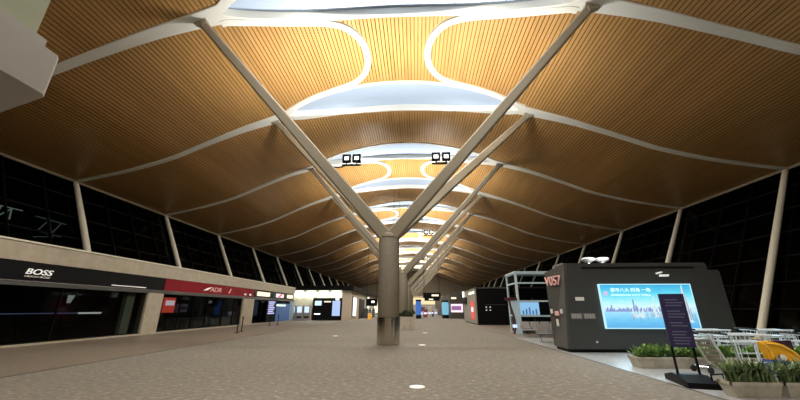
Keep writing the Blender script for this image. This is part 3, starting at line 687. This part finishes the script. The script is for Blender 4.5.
for i in range(5): m.box(7.3 + i * 0.22, 7.4 + i * 0.22, gy0 - 0.06, gy0 - 0.05, 1.25, 1.5 + 0.1 * (i % 3))
m.build('poster_figures', em('poster_dark', (0.1, 0.25, 0.6), 0.4), bt)
m = MB(); m.box(8.7, 10.4, 26, 26.4, 0, 2.4); m.box(7.4, 8.4, 26.5, 26.9, 0, 1.9); m.build('cabinets', 'dkgrey', bt)
fsn = thing('curved_sign', (6.55, 24.0, 0), 'curved pale blue sign panel with dark red edge beside the glass booth', 'sign')
pts = []
for i in range(15):
    q = i / 14; pts.append((6.55 + 0.30 * math.sin(q * math.pi) * (1 - q) - 0.12 * q, 2.15 * q + 0.02))
outer = [(x - 0.10, z) for x, z in pts]
rt = [(7.06, 0.02), (7.06, 2.15)]
m = MB(); m.prism(pts + [rt[1], rt[0]], 23.9, 24.0, ax='y'); m.build('panel', mat('pale_blue_glow', (0.38, 0.50, 0.56), 0.4, emit=(0.45, 0.6, 0.7), es=0.15), fsn)  # faint glow put into the sign panel colour to make it paler
m = MB()
for i in range(14): m.hexa([(outer[i][0], 23.86, outer[i][1]), (pts[i][0], 23.86, pts[i][1]), (pts[i][0], 24.04, pts[i][1]), (outer[i][0], 24.04, outer[i][1]), (outer[i + 1][0], 23.86, outer[i + 1][1]), (pts[i + 1][0], 23.86, pts[i + 1][1]), (pts[i + 1][0], 24.04, pts[i + 1][1]), (outer[i + 1][0], 24.04, outer[i + 1][1])])
m.build('edge', mat('dark_red_edge', (0.08, 0.015, 0.02), 0.4), fsn)
MB().box(6.42, 6.7, 23.8, 23.86, 0.42, 0.62).build('lit_spot', 'e_pale', fsn)
MB().box(6.1, 6.9, 23.85, 23.95, 2.15, 2.35).build('top_bar', mat('dark_red_edge', (0.08, 0.015, 0.02), 0.4), fsn)
def bench(x, y, n, rz, label):
    t = thing('metal_bench', (x, y, 0), label, 'bench')
    m = MB(); m.box(x, x + n * 0.6, y + 0.2, y + 0.28, 0.33, 0.40); m.build('beam', 'chrome', t)
    for i in range(n):
        s = MB(); a = x + i * 0.6 + 0.03; s.bevbox(a, a + 0.54, y, y + 0.48, 0.40, 0.44, 0.02); s.build('seat', 'steelgrey', t)
        s = MB(); s.hexa([(a, y + 0.44, 0.46), (a + 0.54, y + 0.44, 0.46), (a + 0.54, y + 0.48, 0.46), (a, y + 0.48, 0.46), (a, y + 0.56, 0.86), (a + 0.54, y + 0.56, 0.86), (a + 0.54, y + 0.60, 0.86), (a, y + 0.60, 0.86)]); s.build('backrest', 'steelgrey', t)
    for q in (x + 0.15, x + n * 0.6 - 0.15):
        s = MB(); s.tube([(q, y - 0.02, 0.02), (q, y + 0.2, 0.1), (q, y + 0.24, 0.36)], 0.025, 6); s.tube([(q, y + 0.24, 0.08), (q, y + 0.55, 0.02)], 0.025, 6); s.build('leg', 'chrome', t)
    for i in range(n + 1):
        q = x + i * 0.6; s = MB(); s.tube([(q, y + 0.46, 0.42), (q, y + 0.46, 0.64), (q, y + 0.08, 0.64), (q, y + 0.08, 0.42)], 0.018, 6); s.build('armrest', 'chrome', t)
    t.rotation_euler = (0, 0, rz)
M['steelgrey'] = mat('perforated_steel', (0.42, 0.42, 0.42), 0.4, 0.5)
bench(6.42, 21.6, 4, 0.0, 'grey metal seat row in front of the glass booth, the farther one')
bench(6.17, 18.2, 4, 0.0, 'grey metal seat row beside the dark kiosk, the nearer one')

# ================================================================ FAR RIGHT DARK SHOP
ds = thing('shop_block', (8.5, 37.5, 0), 'black shop block beyond the glass booth, with four small lights', 'shop')
MB().box(6.55, 19.2, 37.5, 47.0, 0, 3.72).build('body', 'black', ds)
MB().box(6.45, 19.2, 37.4, 47.2, 3.72, 3.86).build('roof_edge', 'dkgrey2', ds)
m = MB()
for x in (7.45, 7.85):
    for z in (1.75, 1.45): m.box(x, x + 0.12, 37.44, 37.5, z, z + 0.09)
m.build('spot_lights', em('little_lights', (1, 1, 1), 0.8), ds)
MB().box(7.4, 9.6, 37.46, 37.5, 2.02, 2.06).build('shelf_line', 'dkgrey2', ds)
MB().box(6.40, 6.55, 37.6, 46.8, 0.1, 3.7).build('side_cladding', mat('silver_cladding', (0.34, 0.33, 0.28), 0.4), ds)
MB().box(6.36, 6.40, 38.6, 40.6, 0.5, 2.45).build('red_poster', 'e_red', ds)
MB().box(6.34, 6.36, 38.9, 40.3, 1.3, 1.8).build('poster_light_patch', 'e_pink', ds)
MB().box(6.34, 6.40, 37.9, 41.6, 3.2, 3.45).build('strip_light', 'e_strip', ds)
MB().box(6.25, 6.40, 43.6, 45.8, 2.2, 3.0).build('black_sign', 'black', ds)
MB().box(6.30, 6.40, 46.0, 46.8, 3.1, 3.8).build('corner_lamp', 'e_white', ds)
fb = thing('shop_block', (8, 62, 0), 'dark block with a pink white screen, beyond the black shop', 'shop')
MB().box(6.05, 19.2, 62, 110, 0, 4.2).build('body', 'dkgrey2', fb)
MB().box(6.2, 8.3, 61.9, 62, 1.05, 2.45).build('pink_screen', 'e_pink', fb)
MB().box(6.3, 8.0, 61.85, 61.9, 1.4, 2.1).build('screen_letters', 'e_purple', fb)
MB().box(6.3, 7.2, 61.85, 62, 3.3, 3.6).build('sign_letters', 'e_warm', fb)
for (x, y, mt, wd, h, lab) in ((0.45, 62, 'e_blue', 1.0, 3.0, 'bright blue lit display column beside the third column'), (5.35, 64, 'e_cyan', 1.25, 2.9, 'glowing cyan round display on the right of the far concourse')):
    t = thing('display_column', (x, y, 0), lab, 'display')
    MB().lathe(x, y, [(wd * 0.5, 0), (wd * 0.45, 0.5), (wd * 0.45, 0.6)], 20).build('base', 'black', t, True)
    MB().lathe(x, y, [(wd * 0.42, 0.6), (wd * 0.5, 1.5), (wd * 0.5, h - 0.4), (wd * 0.42, h - 0.1)], 20).build('lit_screen', mt, t, True)
    MB().lathe(x, y, [(wd * 0.5, h - 0.1), (wd * 0.5, h + 0.2)], 20).build('cap', 'black', t, True)
# far end of the concourse
fe = thing('shop_block', (2, 125, 0), 'warm bright shop at the far end of the concourse', 'shop')
MB().box(-9, 12, 125, 130, 0, 6.0).build('body', mat('warm_wall', (0.6, 0.5, 0.33), 0.6), fe)
MB().box(-2, 9, 124.8, 125, 3.2, 5.4).build('lit_fascia', em('far_warm', (1, 0.82, 0.45), 0.9), fe)
MB().box(-2, 9, 124.8, 125, 0.0, 3.0).build('shop_window', em('far_dim', (0.5, 0.42, 0.35), 0.5), fe)
for i in range(16):
    x = 0.9 + 0.85 * (i % 5) + rng.random() * 0.4; y = 68 + 3 * i; cc = [(0.5, 0.5, 0.5), (0.25, 0.05, 0.07), (0.6, 0.55, 0.5), (0.05, 0.06, 0.1)][i % 4]
    t = thing('display_rack', (x, y, 0), 'small blurry merchandise rack far down the concourse', 'rack', 'racks at the far end')
    MB().bevbox(x - 0.4, x + 0.4, y - 0.3, y + 0.3, 0, 1.1 + 0.5 * (i % 3), 0.04).build('body', mat('rack', cc, 0.6), t)
    MB().box(x - 0.3, x + 0.3, y - 0.33, y - 0.3, 0.6, 0.95).build('front', ['e_pale', 'e_pink'][i % 2], t)

# ================================================================ PLANTERS BY THE COLUMNS
def leafball(name, cx, cy, z, rx, rz_, n, mt, label, grp=None, seed=1):
    r = random.Random(seed); m = MB()
    for i in range(n):
        th = r.random() * 6.283; ph = math.acos(r.random()); rr = 0.75 + 0.25 * r.random()
        p = Vector((cx + rx * rr * math.sin(ph) * math.cos(th), cy + rx * rr * math.sin(ph) * math.sin(th), z + rz_ * rr * math.cos(ph)))
        d = Vector((math.cos(th), math.sin(th), r.uniform(-0.2, 0.9))).normalized(); s = d.cross(Vector((0, 0, 1))).normalized(); L_ = 0.10 + 0.06 * r.random()
        m.add([p, p + d * L_ * 0.5 + s * L_ * 0.3, p + d * L_, p + d * L_ * 0.5 - s * L_ * 0.3], [(0, 1, 2, 3)])
    m.lathe(cx, cy, [(rx * 0.85, z), (rx * 0.8, z + rz_ * 0.35), (rx * 0.5, z + rz_ * 0.75), (0.05, z + rz_ * 0.88)], 16)
    return tag(m.build(name, mt), label, 'plant', grp)
def square_planter(cx, cy, w_, h, label, plabel, seed):
    t = thing('square_planter', (cx, cy, 0), label, 'planter')
    m = MB(); a = w_ / 2
    m.hexa([(cx - a * .93, cy - a * .93, 0), (cx + a * .93, cy - a * .93, 0), (cx + a * .93, cy + a * .93, 0), (cx - a * .93, cy + a * .93, 0), (cx - a, cy - a, h), (cx + a, cy - a, h), (cx + a, cy + a, h), (cx - a, cy + a, h)])
    m.build('tub', 'planter', t)
    MB().box(cx - a * 0.9, cx + a * 0.9, cy - a * 0.9, cy + a * 0.9, h, h + 0.02).build('soil', 'soil', t)
    leafball('clipped_shrub', cx, cy, h + 0.02, a * 1.0, 0.55, 420, 'shrub', plabel, None, seed)
square_planter(-0.75, 29.1, 1.15, 1.0, 'square beige planter tub in front of the second column', 'low dark green shrub in the planter before the second column', 2)
square_planter(-0.55, 47.0, 1.0, 0.95, 'square beige planter tub in front of the third column', 'low dark shrub in the planter before the third column', 3)

# ================================================================ LONG PLANTER, PLANTS, SIGN, CARTS
def trough(x0, x1, y0, y1, h, label):
    t = thing('trough_planter', ((x0 + x1) / 2, (y0 + y1) / 2, 0), label, 'planter')
    m = MB(); ia = 0.05
    o_ = [(x0 + ia, y0 + ia), (x1 - ia, y0 + ia), (x1 - ia, y1 - ia), (x0 + ia, y1 - ia)]; p_ = [(x0, y0), (x1, y0), (x1, y1), (x0, y1)]
    m.hexa([(*q, 0) for q in o_] + [(*q, h - 0.03) for q in p_]); m.build('tub', 'planter', t)
    r = MB()
    for (a, b_, c, d) in ((x0 - .01, x1 + .01, y0 - .01, y0 + .05), (x0 - .01, x1 + .01, y1 - .05, y1 + .01), (x0 - .01, x0 + .05, y0, y1), (x1 - .05, x1 + .01, y0, y1)): r.box(a, b_, c, d, h - 0.03, h + 0.02)
    r.build('rim', 'planter', t)
    MB().box(x0 + .05, x1 - .05, y0 + .05, y1 - .05, h - 0.03, h).build('soil', 'soil', t)
def broad_plant(cx, cy, z, hgt, spread, seed):
    r = random.Random(seed); m = MB()
    for i in range(46):
        th = r.random() * 6.283; el = r.uniform(0.25, 1.45); L_ = hgt * r.uniform(0.55, 1.1)
        d = Vector((math.cos(th) * math.cos(el) * spread, math.sin(th) * math.cos(el) * spread, math.sin(el)))
        p = Vector((cx + r.uniform(-.06, .06), cy + r.uniform(-.06, .06), z)); s = Vector((-math.sin(th), math.cos(th), 0)); wd = 0.035 + 0.02 * r.random()
        q0 = p + d * L_ * 0.45; q1 = p + d * L_ * 0.8 + Vector((0, 0, -0.01)); q2 = p + d * L_ + Vector((0, 0, -0.05))
        m.add([p, q0 + s * wd, q1 + s * wd * .8, q2, q1 - s * wd * .8, q0 - s * wd, q0 + Vector((0, 0, -.015)), q1 + Vector((0, 0, -.015))], [(0, 1, 6), (1, 2, 7, 6), (2, 3, 7), (0, 6, 5), (6, 7, 4, 5), (7, 3, 4)])
    return m
def blade_plant(cx, cy, z, hgt, seed, nb=60):
    r = random.Random(seed); m = MB()
    for i in range(nb):
        th = r.random() * 6.283; lean = r.uniform(0.15, 1.5); L_ = 1.12 * hgt * r.uniform(0.7, 1.15); wd = 0.012 + 0.008 * r.random()
        s = Vector((-math.sin(th), math.cos(th), 0)); o_ = Vector((math.cos(th), math.sin(th), 0)); p = Vector((cx + r.uniform(-.08, .08), cy + r.uniform(-.08, .08), z))
        k = [p + o_ * (L_ * lean * 0.65 * q * q) + Vector((0, 0, L_ * (q - 0.35 * lean * q * q))) for q in (0, 0.35, 0.7, 1)]
        m.add([k[0] + s * wd, k[0] - s * wd, k[1] + s * wd, k[1] - s * wd, k[2] + s * wd * .8, k[2] - s * wd * .8, k[3]], [(0, 1, 3, 2), (2, 3, 5, 4), (4, 5, 6)])
    return m
trough(6.32, 8.35, 10.65, 11.15, 0.27, 'long low planter trough in front of the dark kiosk')
for i in range(9):
    x = 6.46 + i * 0.22; tag(broad_plant(x, 10.9 + (0.06 if i % 2 else -0.06), 0.26, 0.42, 0.8, 20 + i).build('leafy_plant', 'leaf'), 'leafy bright green plant in the long trough before the dark kiosk', 'plant', 'plants in the long trough')
trough(8.42, 11.6, 10.65, 11.15, 0.27, 'planter trough behind the luggage carts')
for i in range(9):
    x = 8.6 + i * 0.34; tag(broad_plant(x, 10.9, 0.26, 0.42, 0.9, 50 + i).build('leafy_plant', 'leaf'), 'green plant in the trough behind the luggage carts', 'plant', 'plants behind the carts')
trough(6.0, 6.90, 7.35, 7.68, 0.25, 'beige planter box in the lower right corner, left of two')
trough(6.98, 8.3, 7.35, 7.68, 0.25, 'beige planter box at the right edge of the photo, right of two')
for i in range(7):
    x = 6.10 + 0.11 * i; tag(blade_plant(x, 7.52 + (0.07 if i % 2 else -0.07), 0.26, 0.42, 80 + i).build('spiky_plant', 'blade'), 'spiky dark green plant in the left planter box of the front pair', 'plant', 'spiky plants in the left box')
for i in range(8):
    x = 7.10 + 0.14 * i; tag(blade_plant(x, 7.52 + (0.07 if i % 2 else -0.07), 0.26, 0.42, 100 + i).build('spiky_plant', 'blade'), 'spiky dark green plant in the right planter box of the front pair', 'plant', 'spiky plants in the right box')
# sign stand
st = thing('sign_stand', (6.2, 8.8, 0), 'navy notice board on two black posts with a heavy wedge foot', 'sign')
ang = R(-14)
def rp_(x, y): c, s = math.cos(ang), math.sin(ang); return (6.17 + (x * c - y * s), 8.62 + (x * s + y * c))
def rbox(m, x0, x1, y0, y1, z0, z1): m.hexa([(*rp_(x0, y0), z0), (*rp_(x1, y0), z0), (*rp_(x1, y1), z0), (*rp_(x0, y1), z0), (*rp_(x0, y0), z1), (*rp_(x1, y0), z1), (*rp_(x1, y1), z1), (*rp_(x0, y1), z1)])
m = MB(); rbox(m, -0.25, 0.25, -0.03, 0.03, 0.76, 1.95); bo = m.build('board', 'navy', st)
m = MB()
for i in range(16):
    if i in (3, 7, 10): continue
    z = 1.80 - i * 0.065; rbox(m, -0.17 + 0.02 * (i % 2), 0.10 + 0.03 * ((i * 7) % 4), -0.036, -0.03, z, z + 0.022)
m.build('text_lines', mat('faded_print', (0.16, 0.16, 0.26), 0.6), bo)
for x in (-0.21, 0.21):
    m = MB(); rbox(m, x - 0.02, x + 0.02, 0.03, 0.07, 0.1, 1.85); m.build('post', 'black', st)
m = MB()
pf = [(-0.60, 0.0), (0.52, 0.0), (0.52, 0.11), (0.12, 0.20), (-0.12, 0.20), (-0.60, 0.11)]
m.prism([(y, z) for y, z in pf], -0.30, 0.30, ax='x'); m.v = [(*rp_(a, b_ + 0.05), c) for a, b_, c in m.v]; m.build('foot', 'black', st)

# first cart stands apart by the long trough, its back panel leaning
t = thing('luggage_cart', (0, 0, 0), 'bare luggage cart with a leaning grey back panel, standing apart left of the others', 'cart')
for q in (-0.24, 0.24):
    m = MB(); m.beam((-0.12, q, 0.96), (0.30, q, 0.16), 0.05, 0.04, side=(0, 1, 0)); m.build('upright', 'disc', t)
for k in range(5):
    za = 0.24 + k * 0.125; zb = za + 0.085; xa = 0.27 - (za - 0.2) * 0.53; xb = 0.27 - (zb - 0.2) * 0.53
    m = MB(); m.hexa([(xa, -0.22, za), (xa + 0.02, -0.22, za), (xa + 0.02, 0.22, za), (xa, 0.22, za), (xb, -0.22, zb), (xb + 0.02, -0.22, zb), (xb + 0.02, 0.22, zb), (xb, 0.22, zb)]); m.build('back_slat', 'stone', t)
m = MB()
for q in (-0.26, 0.26): m.tube([(-0.12, q, 0.95), (-0.5, q, 0.98)], 0.02, 6)
for xx in (-0.48, -0.36, -0.24): m.tube([(xx, -0.26, 0.96), (xx, -0.22, 0.84), (xx, 0.22, 0.84), (xx, 0.26, 0.96)], 0.009, 5)
m.tube([(-0.5, -0.22, 0.84), (-0.1, -0.22, 0.84), (-0.1, 0.22, 0.84), (-0.5, 0.22, 0.84)], 0.012, 5, closed=True); m.build('basket', 'wire', t)
m = MB(); m.tube([(-0.5, -0.30, 1.0), (-0.5, 0.30, 1.0)], 0.03, 8); m.build('handle', 'rubber', t)
m = MB(); m.tube([(0.30, -0.24, 0.16), (-0.30, -0.2, 0.15), (-0.36, 0, 0.15), (-0.30, 0.2, 0.15), (0.30, 0.24, 0.16)], 0.022, 7, closed=True); m.build('frame', 'chrome', t)
for (wx, wy) in ((-0.3, -0.22), (-0.3, 0.22), (0.28, -0.26), (0.28, 0.26)):
    m = MB(); m.lathe(0, 0, [(0.06, -0.022), (0.085, -0.018), (0.085, 0.018), (0.06, 0.022)], 16); m.v = [(wx + a, wy + c, 0.086 + b_) for a, b_, c in m.v]; m.build('wheel', 'rubber', t, True)
t.location = (7.85, 10.15, 0); t.rotation_euler = (0, 0, R(14))
def row_cart(x, y, label, rz=0.0):
    """cart seen from its side: tall wire side cage under a long tray handle"""
    t = thing('luggage_cart', (0, 0, 0), label, 'cart')
    m = MB()
    for q in (-0.25, 0.25): m.tube([(-0.55, q, 0.97), (-0.48, q, 0.34), (-0.42, q, 0.18), (0.50, q * 0.7, 0.18)], 0.018, 6)
    m.tube([(0.5, -0.175, 0.18), (0.5, 0.175, 0.18)], 0.018, 6); m.build('frame', 'chrome', t)
    m = MB()
    for z, r_ in ((0.97, 0.026), (0.80, 0.018)):
        m.tube([(-0.62, -0.28, z), (0.45, -0.28, z), (0.45, 0.28, z), (-0.62, 0.28, z)], r_, 6, closed=True)
    for i in range(9):
        xx = -0.55 + i * 0.12; m.tube([(xx, -0.28, 0.97), (xx, -0.28, 0.80), (xx, 0.28, 0.80), (xx, 0.28, 0.97)], 0.006, 5)
    m.build('basket', 'wire', t)
    m = MB()
    for (a, b_, c, d) in ((-0.47, -0.02, 0.34, 0.76), (0.03, 0.46, 0.34, 0.76)):
        m.tube([(a, -0.28, c), (b_, -0.28, c), (b_, -0.28, d), (a, -0.28, d)], 0.02, 6, closed=True)
        m.tube([(a, -0.28, (c + d) / 2), (b_, -0.28, (c + d) / 2)], 0.014, 5); m.tube([((a + b_) / 2, -0.28, c), ((a + b_) / 2, -0.28, d)], 0.006, 5)
    for xx in (-0.4, 0.4): m.tube([(xx, -0.28, 0.20), (xx, -0.28, 0.97)], 0.012, 6)
    m.build('side_cage', 'wire', t)
    m = MB(); m.tube([(-0.62, -0.3, 0.99), (-0.80, -0.26, 1.01), (-0.80, 0.26, 1.01), (-0.62, 0.3, 0.99)], 0.024, 7); m.build('handle', 'rubber', t)
    for (wx, wy) in ((-0.4, -0.26), (-0.4, 0.26), (0.42, 0.0)):
        m = MB(); m.lathe(0, 0, [(0.06, -0.022), (0.09, -0.018), (0.09, 0.018), (0.06, 0.022)], 16); m.v = [(wx + a, wy + c, 0.091 + b_) for a, b_, c in m.v]; m.build('wheel', 'rubber', t, True)
    t.location = (x, y, 0); t.rotation_euler = (0, 0, rz)
    return t
row_cart(8.50, 9.7, 'wire caged luggage cart left of the yellow and blue covers')
row_cart(10.45, 9.8, 'wire caged luggage cart at the right edge of the photo')
row_cart(9.3, 11.75, 'luggage cart standing in the second row behind the wire caged one')
row_cart(11.2, 11.8, 'luggage cart standing in the second row behind the yellow cover')
# yellow and blue folded covers between the carts
def SH(m):
    m.v = [((x - 10.3) * 0.80 + 8.55, y + 0.05, (z - 0.08) * 0.85 + 0.10) for x, y, z in m.v]; return m
yc = thing('fabric_cover', (9.3, 9.5, 0), 'yellow and blue folded cover slung between the luggage carts', 'cover')
m = MB(); m.prism([(10.30, 0.92), (10.62, 0.95), (10.95, 0.86), (11.25, 0.66), (11.42, 0.42), (11.30, 0.38), (10.95, 0.42), (10.72, 0.60), (10.55, 0.44), (10.42, 0.46)], 9.25, 9.40, ax='y'); SH(m).build('yellow_cloth', 'yellow', yc)
m = MB(); m.prism([(10.42, 0.46), (10.62, 0.44), (10.95, 0.40), (11.35, 0.36), (11.75, 0.32), (11.75, 0.08), (10.45, 0.08), (10.40, 0.3)], 9.22, 9.45, ax='y'); SH(m).build('blue_cloth', 'blue', yc)
m = MB(); m.tube([(10.45, 9.24, 0.9), (10.8, 9.22, 0.86), (11.1, 9.22, 0.7), (11.3, 9.22, 0.5)], 0.02, 6); m.tube([(10.35, 9.24, 0.88), (10.48, 9.22, 0.7), (10.5, 9.22, 0.5)], 0.02, 6); SH(m).build('folds', mat('pale_yellow', (0.9, 0.62, 0.1), 0.5), yc)
m = MB(); m.lathe(0, 0, [(0.085, 0), (0.085, 0.02)], 18); m.v = [(10.80 + a, 9.22 + c, 0.52 + b_) for a, b_, c in m.v]; SH(m).build('round_badge', 'disc', yc)
m = MB(); m.prism([(10.85, 0.93), (11.42, 0.96), (11.42, 0.55), (11.15, 0.80)], 9.42, 9.5, ax='y'); SH(m).build('dark_lining', mat('dark_plum', (0.03, 0.01, 0.03), 0.7), yc)
# low black stand in front of the planters
ls = thing('low_stand', (6.4, 8.05, 0), 'low black frame with white panel beside the front planter', 'stand')
m = MB(); m.tube([(6.30, 8.2, 0), (6.30, 8.2, 0.26), (6.62, 8.3, 0.26), (6.62, 8.3, 0)], 0.02, 6); m.build('frame', 'black', ls)
MB().hexa([(6.33, 8.205, 0.02), (6.60, 8.285, 0.02), (6.60, 8.295, 0.02), (6.33, 8.215, 0.02), (6.33, 8.205, 0.24), (6.60, 8.285, 0.24), (6.60, 8.295, 0.24), (6.33, 8.215, 0.24)]).build('panel', 'disc', ls)
# floor discs
for i, (x, y, lab) in enumerate(((0.0, 8.05, 'white round floor marker nearest the camera'), (0.26, 16.8, 'white round floor marker right of the nearest column'), (0.61, 25.0, 'white round floor marker farthest down the concourse'), (-5.05, 22.0, 'white round floor marker left of the nearest column'))):
    tag(MB().lathe(x, y, [(0.17, 0.0), (0.17, 0.008), (0.15, 0.012)], 24).build('floor_marker', 'disc', smooth=False), lab, 'marker')
